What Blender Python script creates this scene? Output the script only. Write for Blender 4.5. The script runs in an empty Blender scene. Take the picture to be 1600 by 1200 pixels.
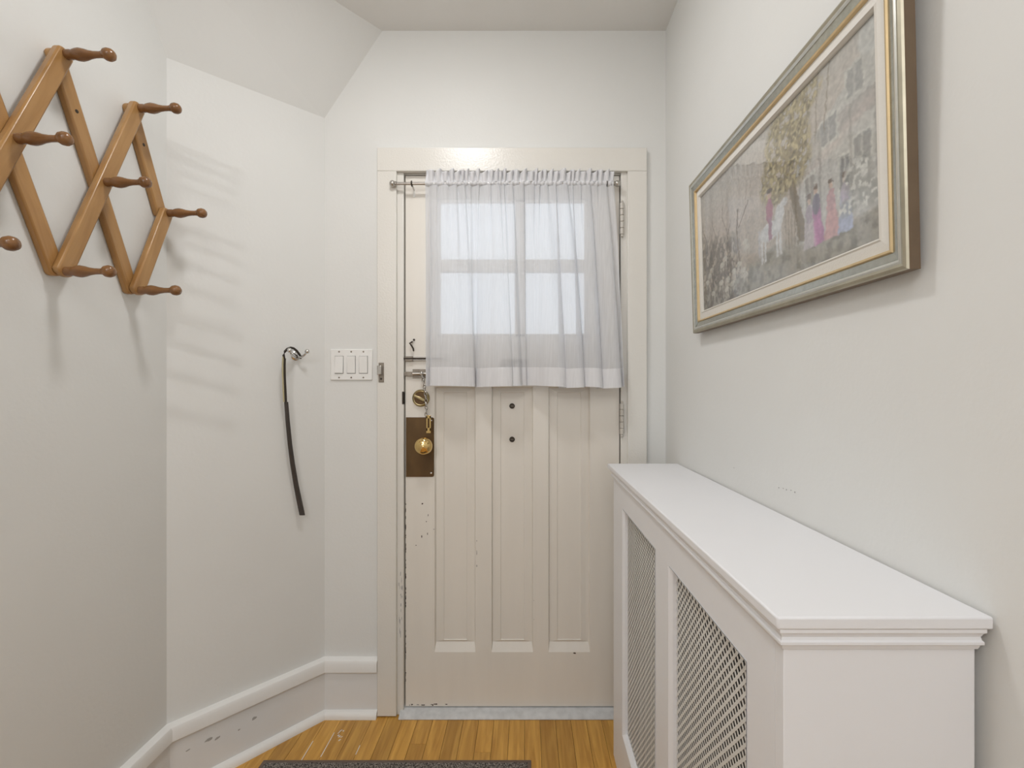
import bpy, bmesh, math, random
import numpy as np
from mathutils import Vector, Matrix

random.seed(7)
np.random.seed(7)
S = bpy.context.scene
COL = S.collection
R = math.radians

# ------------------------------------------------------------------ camera, world, lights, exposure
EYE = 1.235
cam_d = bpy.data.cameras.new('camera')
cam = bpy.data.objects.new('camera', cam_d)
COL.objects.link(cam)
cam.location = (0, 0, EYE)
cam.rotation_euler = (R(90), 0, 0)
cam_d.sensor_width = 36
cam_d.lens = 16.2
cam_d.shift_x = -22 / 1600
cam_d.shift_y = 9 / 1600
cam_d.clip_start = 0.02
S.camera = cam

wd = bpy.data.worlds.new('overcast_sky')
S.world = wd
wd.use_nodes = True
bgn = wd.node_tree.nodes['Background']
bgn.inputs[0].default_value = (0.86, 0.92, 1.0, 1)
bgn.inputs[1].default_value = 1.25

def area(name, loc, target, sx, sy, watts, col=(1, 1, 1)):
    d = bpy.data.lights.new(name, 'AREA')
    d.shape = 'RECTANGLE'
    d.size = sx
    d.size_y = sy
    d.energy = watts
    d.color = col
    o = bpy.data.objects.new(name, d)
    COL.objects.link(o)
    o.location = loc
    o.rotation_euler = (Vector(target) - Vector(loc)).to_track_quat('-Z', 'Y').to_euler()
    return o

# unseen soft fill added behind the camera; small lamp read off the shoehorn's shadow
area('rear_fill', (-0.28, -2.85, 1.45), (-0.28, 0, 1.35), 1.5, 2.0, 2.5, (0.98, 0.985, 1.0))
area('rear_ceiling_light', (-0.90, -1.20, 2.35), (-0.60, 1.0, 1.1), 0.06, 0.06, 7, (1.0, 0.99, 0.985))
area('overhead_fill', (-0.28, -0.75, 2.59), (-0.28, -0.75, 0), 0.9, 1.2, 11.0, (1.0, 0.995, 1.0))  # unseen overhead fill, added to lift the side walls and cover top

S.view_settings.view_transform = 'Standard'
S.view_settings.look = 'None'
S.view_settings.gamma = 1
S.view_settings.use_curve_mapping = False
S.view_settings.exposure = 0.0
LAMP = 70.0

# ------------------------------------------------------------------ materials
def srgb(r, g, b):
    f = lambda c: (c / 255 / 12.92) if c / 255 <= 0.04045 else ((c / 255 + 0.055) / 1.055) ** 2.4
    return (f(r), f(g), f(b), 1)

def mat(name, col, rough=0.5, metal=0.0, noise=0.0, nscale=8.0, bump=0.0, bscale=60.0, spec=0.5, stretch=None, rnoise=0.0):
    m = bpy.data.materials.new(name)
    m.use_nodes = True
    nt = m.node_tree
    N, L = nt.nodes, nt.links
    b = N['Principled BSDF']
    b.inputs['Base Color'].default_value = col
    b.inputs['Roughness'].default_value = rough
    b.inputs['Metallic'].default_value = metal
    b.inputs['Specular IOR Level'].default_value = spec
    tc = N.new('ShaderNodeTexCoord')
    mp = N.new('ShaderNodeMapping')
    L.new(tc.outputs['Object'], mp.inputs[0])
    if stretch:
        mp.inputs['Scale'].default_value = stretch
    if noise:
        n = N.new('ShaderNodeTexNoise')
        n.inputs['Scale'].default_value = nscale
        n.inputs['Detail'].default_value = 5
        L.new(mp.outputs[0], n.inputs['Vector'])
        r = N.new('ShaderNodeValToRGB')
        lo = [max(0, c * (1 - noise)) for c in col[:3]] + [1]
        hi = [min(1, c * (1 + noise)) for c in col[:3]] + [1]
        r.color_ramp.elements[0].position = 0.3
        r.color_ramp.elements[1].position = 0.7
        r.color_ramp.elements[0].color = lo
        r.color_ramp.elements[1].color = hi
        L.new(n.outputs[0], r.inputs[0])
        L.new(r.outputs[0], b.inputs['Base Color'])
    if bump:
        n2 = N.new('ShaderNodeTexNoise')
        n2.inputs['Scale'].default_value = bscale
        n2.inputs['Detail'].default_value = 3
        L.new(mp.outputs[0], n2.inputs['Vector'])
        bp = N.new('ShaderNodeBump')
        bp.inputs['Strength'].default_value = bump
        bp.inputs['Distance'].default_value = 0.004
        L.new(n2.outputs[0], bp.inputs['Height'])
        L.new(bp.outputs[0], b.inputs['Normal'])
    if rnoise:
        n3 = N.new('ShaderNodeTexNoise')
        n3.inputs['Scale'].default_value = 25
        L.new(mp.outputs[0], n3.inputs['Vector'])
        mr = N.new('ShaderNodeMapRange')
        mr.inputs['To Min'].default_value = max(0.02, rough - rnoise)
        mr.inputs['To Max'].default_value = min(1, rough + rnoise)
        L.new(n3.outputs[0], mr.inputs[0])
        L.new(mr.outputs[0], b.inputs['Roughness'])
    return m

M = {}
M['wall'] = mat('wall_paint', srgb(228, 228, 225), 0.75, 0, 0.015, 3, 0.10, 90)
M['ceiling'] = mat('ceiling_paint', srgb(234, 233, 230), 0.85, 0, 0.01, 3, 0.08, 80)
M['slope'] = mat('slope_paint', srgb(225, 225, 222), 0.8, 0, 0.015, 3, 0.10, 60)
M['trim_white'] = mat('trim_white', srgb(238, 237, 234), 0.4, 0, 0.015, 5, 0.06, 70)
M['base_grey'] = mat('base_grey', srgb(230, 231, 231), 0.42, 0, 0.02, 5, 0.06, 70)
M['cream'] = mat('cream_gloss', srgb(229, 226, 219), 0.27, 0, 0.012, 4, 0.16, 150)
M['door'] = mat('door_cream', srgb(232, 227, 218), 0.36, 0, 0.02, 3, 0.05, 50, stretch=(6, 6, 0.7))
M['threshold'] = mat('threshold_worn', srgb(205, 206, 206), 0.6, 0, 0.10, 40, 0.3, 60)
M['cover'] = mat('cover_white', srgb(236, 236, 238), 0.45, 0, 0.008, 4, 0.03, 60)
M['grille'] = mat('grille_white', srgb(222, 221, 216), 0.5)
M['dark'] = mat('dark_gap', srgb(42, 38, 34), 0.8)
M['rad'] = mat('radiator_silver', srgb(112, 110, 106), 0.5, 0.2, 0.08, 30)
M['nickel'] = mat('nickel', srgb(190, 186, 180), 0.25, 1.0, 0.08, 40)
M['chrome'] = mat('chrome', srgb(215, 214, 212), 0.12, 1.0)
M['steel'] = mat('aged_steel', srgb(140, 131, 120), 0.38, 0.9, 0.15, 60)
M['bronze'] = mat('dark_bronze', srgb(70, 62, 54), 0.45, 0.6, 0.2, 60)
M['brass'] = mat('polished_brass', srgb(222, 192, 130), 0.10, 1.0)
M['old_brass'] = mat('tarnished_brass', srgb(98, 75, 46), 0.42, 0.5, 0.22, 18, 0.05, 30, stretch=(1, 1, 0.5), rnoise=0.12)
M['satin_brass'] = mat('satin_brass', srgb(176, 160, 120), 0.28, 1.0, 0.1, 40)
M['hinge'] = mat('hinge_paint', srgb(204, 199, 190), 0.3, 0.1)
M['gap_grey'] = mat('switch_gap', srgb(128, 126, 122), 0.7)
M['plastic'] = mat('switch_plastic', srgb(240, 239, 236), 0.3)
M['leather_black'] = mat('shoehorn_dark', srgb(62, 55, 50), 0.34, 0, 0.15, 30)
M['tan'] = mat('strap_tan', srgb(186, 176, 140), 0.5)
M['strap'] = mat('strap_dark', srgb(48, 40, 32), 0.5)
M['frame_brown'] = mat('frame_side_brown', srgb(112, 94, 74), 0.5, 0.1, 0.08, 20)
M['frame_bronze'] = mat('frame_bronze', srgb(172, 166, 148), 0.42, 0.8, 0.10, 30)
M['frame_silver'] = mat('frame_silver', srgb(206, 206, 200), 0.34, 0.85, 0.04, 60)
M['frame_grey'] = mat('frame_grey', srgb(172, 172, 162), 0.20, 0.85, 0.10, 120)
M['frame_gold'] = mat('frame_gold', srgb(204, 180, 138), 0.42, 0.5, 0.05, 60)
M['liner'] = mat('frame_liner', srgb(226, 223, 216), 0.8, 0, 0.01, 200, 0.2, 500)
M['lip'] = mat('frame_lip', srgb(214, 210, 202), 0.45)
M['globe_base'] = mat('lamp_white_metal', srgb(225, 224, 220), 0.4)
M['ground'] = mat('outside_ground', srgb(196, 198, 200), 0.9, 0, 0.1, 3)
M['mat_border'] = mat('mat_border', srgb(108, 92, 82), 0.8, 0, 0.08, 60, 0.2, 200)
M['chip'] = mat('paint_chip_dark', srgb(66, 52, 40), 0.8)
M['chip_grey'] = mat('paint_chip_grey', srgb(170, 169, 166), 0.7)

def wood_mat(name, c1, c2, rough, scale, rand):
    m = bpy.data.materials.new(name)
    m.use_nodes = True
    N, L = m.node_tree.nodes, m.node_tree.links
    b = N['Principled BSDF']
    b.inputs['Roughness'].default_value = rough
    tc = N.new('ShaderNodeTexCoord')
    oi = N.new('ShaderNodeObjectInfo')
    ad = N.new('ShaderNodeVectorMath')
    ad.operation = 'ADD'
    mul = N.new('ShaderNodeMath')
    mul.operation = 'MULTIPLY'
    mul.inputs[1].default_value = 37.0
    L.new(oi.outputs['Random'], mul.inputs[0])
    L.new(tc.outputs['Object'], ad.inputs[0])
    L.new(mul.outputs[0], ad.inputs[1])
    mp = N.new('ShaderNodeMapping')
    mp.inputs['Scale'].default_value = scale
    L.new(ad.outputs[0], mp.inputs[0])
    n = N.new('ShaderNodeTexNoise')
    n.inputs['Scale'].default_value = 6
    n.inputs['Detail'].default_value = 7
    n.inputs['Distortion'].default_value = 0.6
    L.new(mp.outputs[0], n.inputs['Vector'])
    r = N.new('ShaderNodeValToRGB')
    r.color_ramp.elements[0].position = 0.32
    r.color_ramp.elements[1].position = 0.68
    r.color_ramp.elements[0].color = c1
    r.color_ramp.elements[1].color = c2
    L.new(n.outputs[0], r.inputs[0])
    hs = N.new('ShaderNodeHueSaturation')
    mr = N.new('ShaderNodeMapRange')
    mr.inputs['To Min'].default_value = 1 - rand
    mr.inputs['To Max'].default_value = 1 + rand
    L.new(oi.outputs['Random'], mr.inputs[0])
    L.new(mr.outputs[0], hs.inputs['Value'])
    L.new(r.outputs[0], hs.inputs['Color'])
    L.new(hs.outputs[0], b.inputs['Base Color'])
    return m

M['floor'] = wood_mat('oak_floor', srgb(176, 126, 52), srgb(214, 164, 80), 0.35, (9, 0.7, 4), 0.12)
M['rack'] = wood_mat('rack_maple', srgb(162, 120, 70), srgb(182, 140, 88), 0.30, (3, 8, 1), 0.05)
M['peg'] = wood_mat('peg_wood', srgb(116, 80, 48), srgb(140, 100, 62), 0.22, (2, 9, 9), 0.05)

def pile_mat():
    m = mat('mat_pile', srgb(84, 76, 70), 0.95)
    N, L = m.node_tree.nodes, m.node_tree.links
    v = N.new('ShaderNodeTexNoise')
    v.inputs['Scale'].default_value = 260
    tc = N.new('ShaderNodeTexCoord')
    L.new(tc.outputs['Object'], v.inputs['Vector'])
    r = N.new('ShaderNodeValToRGB')
    r.color_ramp.elements[0].position = 0.4
    r.color_ramp.elements[1].position = 0.62
    r.color_ramp.elements[0].color = srgb(44, 40, 38)
    r.color_ramp.elements[1].color = srgb(150, 142, 134)
    L.new(v.outputs[0], r.inputs[0])
    L.new(r.outputs[0], N['Principled BSDF'].inputs['Base Color'])
    return m
M['pile'] = pile_mat()

def sheer_mat(name, alpha, col, through=0.36):
    m = bpy.data.materials.new(name)
    m.use_nodes = True
    N, L = m.node_tree.nodes, m.node_tree.links
    N.remove(N['Principled BSDF'])
    out = N['Material Output']
    d = N.new('ShaderNodeBsdfDiffuse')
    t = N.new('ShaderNodeBsdfTranslucent')
    tr = N.new('ShaderNodeBsdfTransparent')
    d.inputs[0].default_value = col
    t.inputs[0].default_value = col
    m1 = N.new('ShaderNodeMixShader')
    m1.inputs[0].default_value = through
    L.new(d.outputs[0], m1.inputs[1])
    L.new(t.outputs[0], m1.inputs[2])
    # the weave closes up where the cloth turns edge-on
    lw = N.new('ShaderNodeLayerWeight')
    lw.inputs[0].default_value = 0.35
    mr = N.new('ShaderNodeMapRange')
    mr.inputs['To Min'].default_value = 1 - alpha
    mr.inputs['To Max'].default_value = 0.98
    L.new(lw.outputs['Facing'], mr.inputs[0])
    # thread texture
    tc = N.new('ShaderNodeTexCoord')
    mp = N.new('ShaderNodeMapping')
    mp.inputs['Scale'].default_value = (1, 1, 0.04)
    L.new(tc.outputs['Object'], mp.inputs[0])
    n = N.new('ShaderNodeTexNoise')
    n.inputs['Scale'].default_value = 160
    L.new(mp.outputs[0], n.inputs['Vector'])
    ma = N.new('ShaderNodeMath')
    ma.operation = 'MULTIPLY_ADD'
    ma.inputs[1].default_value = 0.22
    L.new(n.outputs[0], ma.inputs[0])
    sub = N.new('ShaderNodeMath')
    sub.operation = 'SUBTRACT'
    sub.inputs[1].default_value = 0.11
    L.new(mr.outputs[0], sub.inputs[0])
    L.new(sub.outputs[0], ma.inputs[2])
    m2 = N.new('ShaderNodeMixShader')
    L.new(ma.outputs[0], m2.inputs[0])
    L.new(tr.outputs[0], m2.inputs[1])
    L.new(m1.outputs[0], m2.inputs[2])
    L.new(m2.outputs[0], out.inputs[0])
    return m
M['sheer'] = sheer_mat('sheer_white', 0.26, srgb(240, 241, 244))
M['sheer_hem'] = sheer_mat('sheer_hem', 0.05, srgb(240, 240, 242), 0.2)

def glass_mat(name, ior, rough=0.0):
    m = bpy.data.materials.new(name)
    m.use_nodes = True
    N, L = m.node_tree.nodes, m.node_tree.links
    N.remove(N['Principled BSDF'])
    tr = N.new('ShaderNodeBsdfTransparent')
    tr.inputs[0].default_value = (0.97, 0.98, 0.98, 1)
    g = N.new('ShaderNodeBsdfGlossy')
    g.inputs['Roughness'].default_value = rough
    f = N.new('ShaderNodeFresnel')
    ge = N.new('ShaderNodeNewGeometry')
    ma = N.new('ShaderNodeMath')
    ma.operation = 'MULTIPLY_ADD'        # the same reflection from either side of the sheet
    ma.inputs[1].default_value = 1 / ior - ior
    ma.inputs[2].default_value = ior
    L.new(ge.outputs['Backfacing'], ma.inputs[0])
    L.new(ma.outputs[0], f.inputs[0])
    mx = N.new('ShaderNodeMixShader')
    L.new(f.outputs[0], mx.inputs[0])
    L.new(tr.outputs[0], mx.inputs[1])
    L.new(g.outputs[0], mx.inputs[2])
    L.new(mx.outputs[0], N['Material Output'].inputs[0])
    return m
M['pane'] = glass_mat('window_glass', 1.45)
M['picture_glass'] = glass_mat('picture_glass', 1.66, 0.02)

def emit_mat(name, col, strength):
    m = bpy.data.materials.new(name)
    m.use_nodes = True
    N, L = m.node_tree.nodes, m.node_tree.links
    N.remove(N['Principled BSDF'])
    e = N.new('ShaderNodeEmission')
    e.inputs[0].default_value = col
    e.inputs[1].default_value = strength
    L.new(e.outputs[0], N['Material Output'].inputs[0])
    return m

# ------------------------------------------------------------------ mesh helpers
class MB:
    def __init__(s):
        s.v, s.f = [], []
    def add(s, vs, fs):
        o = len(s.v)
        s.v += [tuple(v) for v in vs]
        s.f += [tuple(i + o for i in f) for f in fs]
        return s
    def box(s, a, b):
        x0, y0, z0 = a
        x1, y1, z1 = b
        return s.add([(x0, y0, z0), (x1, y0, z0), (x1, y1, z0), (x0, y1, z0), (x0, y0, z1), (x1, y0, z1), (x1, y1, z1), (x0, y1, z1)],
                     [(3, 2, 1, 0), (4, 5, 6, 7), (0, 1, 5, 4), (1, 2, 6, 5), (2, 3, 7, 6), (3, 0, 4, 7)])
    def prism(s, poly, lift):
        """poly: list of 3-D points (planar), lift: extrusion vector"""
        n = len(poly)
        L = Vector(lift)
        vs = [Vector(p) for p in poly] + [Vector(p) + L for p in poly]
        fs = [tuple(range(n - 1, -1, -1)), tuple(range(n, 2 * n))]
        fs += [(i, (i + 1) % n, n + (i + 1) % n, n + i) for i in range(n)]
        return s.add(vs, fs)
    def lathe(s, prof, p, axis, seg=20):
        """prof: list of (distance along axis, radius) from point p"""
        ax = Vector(axis).normalized()
        q = ax.to_track_quat('Z', 'Y').to_matrix()
        ux, uy = q @ Vector((1, 0, 0)), q @ Vector((0, 1, 0))
        p = Vector(p)
        vs, fs = [], []
        for d, r in prof:
            for k in range(seg):
                a = 2 * math.pi * k / seg
                vs.append(p + ax * d + (ux * math.cos(a) + uy * math.sin(a)) * max(r, 1e-5))
        for i in range(len(prof) - 1):
            for k in range(seg):
                k2 = (k + 1) % seg
                fs.append((i * seg + k, i * seg + k2, (i + 1) * seg + k2, (i + 1) * seg + k))
        n = len(prof)
        fs.append(tuple(range(seg - 1, -1, -1)))
        fs.append(tuple((n - 1) * seg + k for k in range(seg)))
        return s.add(vs, fs)
    def cyl(s, a, b, r, seg=16):
        a, b = Vector(a), Vector(b)
        return s.lathe([(0, r), ((b - a).length, r)], a, b - a, seg)
    def tube(s, pts, r, seg=8, closed=False):
        pts = [Vector(p) for p in pts]
        n = len(pts)
        vs, fs = [], []
        up = Vector((0.31, 0.17, 0.93))
        for i, p in enumerate(pts):
            t = (pts[(i + 1) % n] - pts[i - 1]) if closed else (pts[min(i + 1, n - 1)] - pts[max(i - 1, 0)])
            t.normalize()
            u = t.cross(up).normalized()
            w = t.cross(u)
            rr = r[i] if isinstance(r, (list, tuple)) else r
            for k in range(seg):
                a = 2 * math.pi * k / seg
                vs.append(p + (u * math.cos(a) + w * math.sin(a)) * rr)
        for i in range(n if closed else n - 1):
            j = (i + 1) % n
            for k in range(seg):
                k2 = (k + 1) % seg
                fs.append((i * seg + k, i * seg + k2, j * seg + k2, j * seg + k))
        if not closed:
            fs.append(tuple(range(seg - 1, -1, -1)))
            fs.append(tuple((n - 1) * seg + k for k in range(seg)))
        return s.add(vs, fs)
    def sphere(s, c, r, seg=18, sc=(1, 1, 1)):
        n = 10
        prof = [(-r * math.cos(math.pi * i / n), r * math.sin(math.pi * i / n)) for i in range(n + 1)]
        t = MB().lathe(prof, (0, 0, 0), (0, 0, 1), seg)
        return s.add([(c[0] + v[0] * sc[0], c[1] + v[1] * sc[1], c[2] + v[2] * sc[2]) for v in t.v], t.f)
    def strip(s, rows):
        """rows: list of equally long point lists -> quad grid"""
        n = len(rows[0])
        vs = [p for r in rows for p in r]
        fs = [(i * n + j, i * n + j + 1, (i + 1) * n + j + 1, (i + 1) * n + j) for i in range(len(rows) - 1) for j in range(n - 1)]
        return s.add(vs, fs)
    def mesh(s, name, off=(0, 0, 0), fix=True):
        me = bpy.data.meshes.new(name)
        o = Vector(off)
        me.from_pydata([Vector(v) - o for v in s.v], [], s.f)
        if fix:
            bm = bmesh.new()
            bm.from_mesh(me)
            bmesh.ops.recalc_face_normals(bm, faces=bm.faces)
            bm.to_mesh(me)
            bm.free()
        me.update()
        return me

def wloc(o):
    v = Vector((0, 0, 0))
    while o:
        v = v + o.location
        o = o.parent
    return v

def obj(name, mb, m, parent=None, bevel=0.0, smooth=False, seg=2, local=False, fix=True, label=None):
    """one mesh object; coordinates are the room's unless local; smooth = angle in degrees (or False)"""
    off = Vector((0, 0, 0)) if (local or not parent) else wloc(parent)
    me = mb.mesh(name, off, fix)
    me.materials.append(m)
    o = bpy.data.objects.new(name, me)
    COL.objects.link(o)
    if parent:
        o.parent = parent
    if smooth:
        for p in me.polygons:
            p.use_smooth = True
        if smooth is not True:
            me.set_sharp_from_angle(angle=R(smooth))
    if bevel:
        b = o.modifiers.new('bevel', 'BEVEL')
        b.width = bevel
        b.segments = seg
        b.limit_method = 'ANGLE'
        b.angle_limit = R(40)
        for p in me.polygons:
            p.use_smooth = True
        me.set_sharp_from_angle(angle=R(50))
        b.harden_normals = False
    if label:
        o['label'] = label
    return o

def root(name, loc):
    o = bpy.data.objects.new(name, None)
    o.empty_display_size = 0.05
    COL.objects.link(o)
    o.location = loc
    return o

def tag(o, label, cat=None, group=None, kind=None):
    o['label'] = label
    if cat:
        o['category'] = cat
    if group:
        o['group'] = group
    if kind:
        o['kind'] = kind
    return o

def dup(o, parent, loc=None, rot=None):
    c = o.copy()
    COL.objects.link(c)
    c.parent = parent
    if loc is not None:
        c.location = loc
    if rot is not None:
        c.rotation_euler = rot
    return c

def ring(mb, w, h, a, za, b, zb):
    """mitred band of a rectangular frame w x h (centred on 0,0): from inset a at height za to inset b at height zb"""
    def rect(i, z):
        return [(-w / 2 + i, -h / 2 + i, z), (w / 2 - i, -h / 2 + i, z), (w / 2 - i, h / 2 - i, z), (-w / 2 + i, h / 2 - i, z)]
    A, B = rect(a, za), rect(b, zb)
    return mb.add(A + B, [(k, (k + 1) % 4, 4 + (k + 1) % 4, 4 + k) for k in range(4)])

# ------------------------------------------------------------------ the room
D = 1.756          # face of the door wall
XR = 0.532         # right wall
XL = -1.092        # left wall
CZ = 2.603         # ceiling
CA = (-0.768, D)   # far end of the angled wall
CB = (XL, 1.400)   # near end of the angled wall
YB = -3.0          # rear of the room behind the camera
TH = 0.14

o = obj('wall_right', MB().box((XR, YB - TH, 0), (XR + TH, D + TH, CZ)), M['wall'])
tag(o, 'pale grey wall on the right behind the picture and the radiator cover', kind='structure')
o = obj('wall_left', MB().box((XL - TH, YB - TH, 0), (XL, CB[1], CZ)), M['wall'])
tag(o, 'pale grey wall on the left holding the wooden peg rack', kind='structure')
o = obj('wall_angled', MB().prism([(CB[0], CB[1], 0), (CA[0], CA[1], 0), (CA[0], CA[1] + TH, 0), (CB[0] - TH, CA[1] + TH, 0), (CB[0] - TH, CB[1], 0)], (0, 0, CZ)), M['wall'])
tag(o, 'angled pale grey wall between rack wall and door wall, with chrome hook', kind='structure')
mb = MB()
HX0, HX1, HZ = -0.53, 0.425, 2.10
mb.box((CA[0] - 0.02, D, 0), (HX0, D + TH, CZ))
mb.box((HX1, D, 0), (XR + 0.01, D + TH, CZ))
mb.box((HX0, D, HZ), (HX1, D + TH, CZ))
o = obj('wall_far', mb, M['wall'])
tag(o, 'pale grey far wall around the cream front door', kind='structure')
# rear wall behind the camera with one large window opening
mb = MB()
WX0, WX1, WZ0, WZ1 = -0.95, 0.39, 0.5, 2.35
mb.box((XL, YB - TH, 0), (WX0, YB, CZ)).box((WX1, YB - TH, 0), (XR, YB, CZ))
mb.box((WX0, YB - TH, 0), (WX1, YB, WZ0)).box((WX0, YB - TH, WZ1), (WX1, YB, CZ))
o = obj('wall_rear', mb, M['wall'])
tag(o, 'wall with a wide window opening behind the viewer', kind='structure')
o = obj('ceiling', MB().box((XL - TH, YB - TH, CZ), (XR + TH, D + TH, CZ + 0.12)), M['ceiling'])
tag(o, 'flat off-white ceiling above the entry', kind='structure')
# sloped bulkhead in the corner over the angled wall
A0, A1 = Vector((CA[0], D, 2.267)), Vector((XL, CB[1], 2.240))
tA0 = Vector((CA[0] - CB[0], CA[1] - CB[1])).normalized()
C0, C1 = Vector((-0.546, D, CZ)), Vector((XL, 1.165, CZ))
back0, back1 = Vector((CA[0], D, CZ)), Vector((XL, CB[1], CZ))
dS = (A0 - A1).normalized() * 0.05          # run on into the walls and the ceiling, so no joint opens
up_ = ((C0 - A0).normalized()) * 0.03
nS = Vector((tA0[1], -tA0[0], 0)) * -0.06
F = [A0 + dS - up_, A1 - dS - up_, C1 - dS + up_, C0 + dS + up_]
mb = MB().add(F + [p + nS for p in F], [(0, 1, 2, 3), (7, 6, 5, 4), (0, 4, 5, 1), (1, 5, 6, 2), (2, 6, 7, 3), (3, 7, 4, 0)])
o = obj('wall_sloped', mb, M['slope'])
tag(o, 'sloping plaster bulkhead under the ceiling in the left corner', kind='structure')

# floor: sub-floor plus single oak strips
fl = obj('floor', MB().box((XL - TH, YB - TH, -0.10), (XR + TH, D + 0.02, -0.012)), M['dark'])
tag(fl, 'honey brown oak strip floor in front of the door', kind='structure')
BW = 0.0572
rnd = random.Random(3)
nrow = int((XR - XL) / BW) + 1
lens = [0.55, 0.8, 1.05, 1.3]
board_me = {}
for L_ in lens:
    board_me[L_] = MB().box((-BW / 2 + 0.0006, -L_ / 2 + 0.0006, -0.012), (BW / 2 - 0.0006, L_ / 2 - 0.0006, 0)).mesh('floor_board')
    board_me[L_].materials.append(M['floor'])
for i in range(nrow):
    x = XL + BW * (i + 0.5)
    y = D + 0.015 + rnd.uniform(0, 0.4)
    first = True
    while y > -0.6:
        L_ = rnd.choice(lens)
        yc = y - L_ / 2
        me = board_me[L_]
        if first and y > D + 0.02:      # scribed against the wall
            L2 = L_ - (y - D - 0.015)
            if L2 > 0.08:
                me = MB().box((-BW / 2 + 0.0006, -L2 / 2, -0.012), (BW / 2 - 0.0006, L2 / 2 - 0.0006, 0)).mesh('floor_board')
                me.materials.append(M['floor'])
                yc = D + 0.015 - L2 / 2
                ob = bpy.data.objects.new('floor_board', me)
                COL.objects.link(ob)
                ob.parent = fl
                ob.location = (x, yc, 0)
        else:
            ob = bpy.data.objects.new('floor_board', me)
            COL.objects.link(ob)
            ob.parent = fl
            ob.location = (x, yc, 0)
        first = False
        y -= L_
rear = obj('rear_floor', MB().box((XL, YB, -0.012), (XR, -0.6, -0.0005)), M['floor'], fl)

# ------------------------------------------------------------------ baseboards
def baseboard(name, p0, p1, label, m0=0.0, m1=0.0):
    """p0 -> p1 along the wall foot, room on the right hand side when walking p0 -> p1; m0/m1 = mitre slopes at the ends"""
    p0, p1 = Vector((p0[0], p0[1], 0)), Vector((p1[0], p1[1], 0))
    t = (p1 - p0).normalized()
    n = Vector((t.y, -t.x, 0))
    rt = root(name, (p0 + p1) / 2)
    def sweep(part, prof, m, smooth=False):
        rows = []
        for P, mi, sgn in ((p0, m0, 1), (p1, m1, -1)):
            rows.append([P + n * d + t * (sgn * mi * d) + Vector((0, 0, z)) for d, z in prof])
        k = len(prof)
        mb = MB()
        mb.add(rows[0] + rows[1], [tuple(range(k)), tuple(range(2 * k - 1, k - 1, -1))] + [(i, (i + 1) % k, k + (i + 1) % k, k + i) for i in range(k)])
        return obj(part, mb, m, rt, smooth=35 if smooth else False)
    sweep('board', [(0, 0), (0.014, 0), (0.014, 0.17), (0, 0.17)], M['base_grey'])
    arc = [(0.014 + 0.012 * math.cos(a), 0.196 + 0.012 * math.sin(a)) for a in (0, R(30), R(60), R(90))]
    sweep('cap_moulding', [(0, 0.17), (0.020, 0.166), (0.025, 0.172)] + [(0.025, 0.205), (0.021, 0.213), (0.013, 0.217), (0, 0.219)], M['trim_white'], True)
    sh = [(0.014, 0), (0.034, 0)] + [(0.014 + 0.020 * math.cos(a), 0.004 + 0.022 * math.sin(a)) for a in (0, R(25), R(50), R(75), R(90))]
    sweep('shoe_moulding', sh, M['trim_white'], True)
    tag(rt, label, kind='structure')
    return rt
ang = math.atan2(CA[1] - CB[1], CA[0] - CB[0])
# interior corners: mitre slope = tan(half the turning angle)
tl = math.tan((math.pi / 2 - ang) / 2)
tf = math.tan(ang / 2)
b1 = baseboard('baseboard_left', (XL, YB), CB, 'white capped baseboard along the left wall under the peg rack', 0, tl)
b2 = baseboard('baseboard_angled', CB, CA, 'white capped baseboard with grey paint chips along the angled wall', tl, tf)
b3 = baseboard('baseboard_far', CA, (-0.5615, D), 'short white capped baseboard piece between angled wall and door casing', tf, 0)
# grey chips on the angled baseboard
tA = Vector((CA[0] - CB[0], CA[1] - CB[1], 0)).normalized()
nA = Vector((tA.y, -tA.x, 0))
def chip_mesh(mb, c, ux, uy, nn, w, h, n=9, r=random.Random(5)):
    pts = []
    for k in range(n):
        a = 2 * math.pi * k / n
        q = r.uniform(0.6, 1.1)
        pts.append(Vector(c) + ux * (math.cos(a) * w * q) + uy * (math.sin(a) * h * q))
    mb.prism(pts, nn * 0.0006)
mb = MB()
B0 = Vector((CB[0], CB[1], 0))
for s_, z_, w_, h_ in ((0.105, 0.120, 0.011, 0.006), (0.128, 0.112, 0.008, 0.006), (0.050, 0.118, 0.007, 0.003), (0.236, 0.120, 0.008, 0.006), (0.19, 0.105, 0.004, 0.003)):
    chip_mesh(mb, B0 + tA * s_ + nA * 0.014 + Vector((0, 0, z_)), tA, (Vector((0, 0, 1)) + tA * 0.5).normalized(), nA, w_, h_)
o = obj('paint_chips', mb, M['chip_grey'], b2)
o['kind'] = 'stuff'

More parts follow.
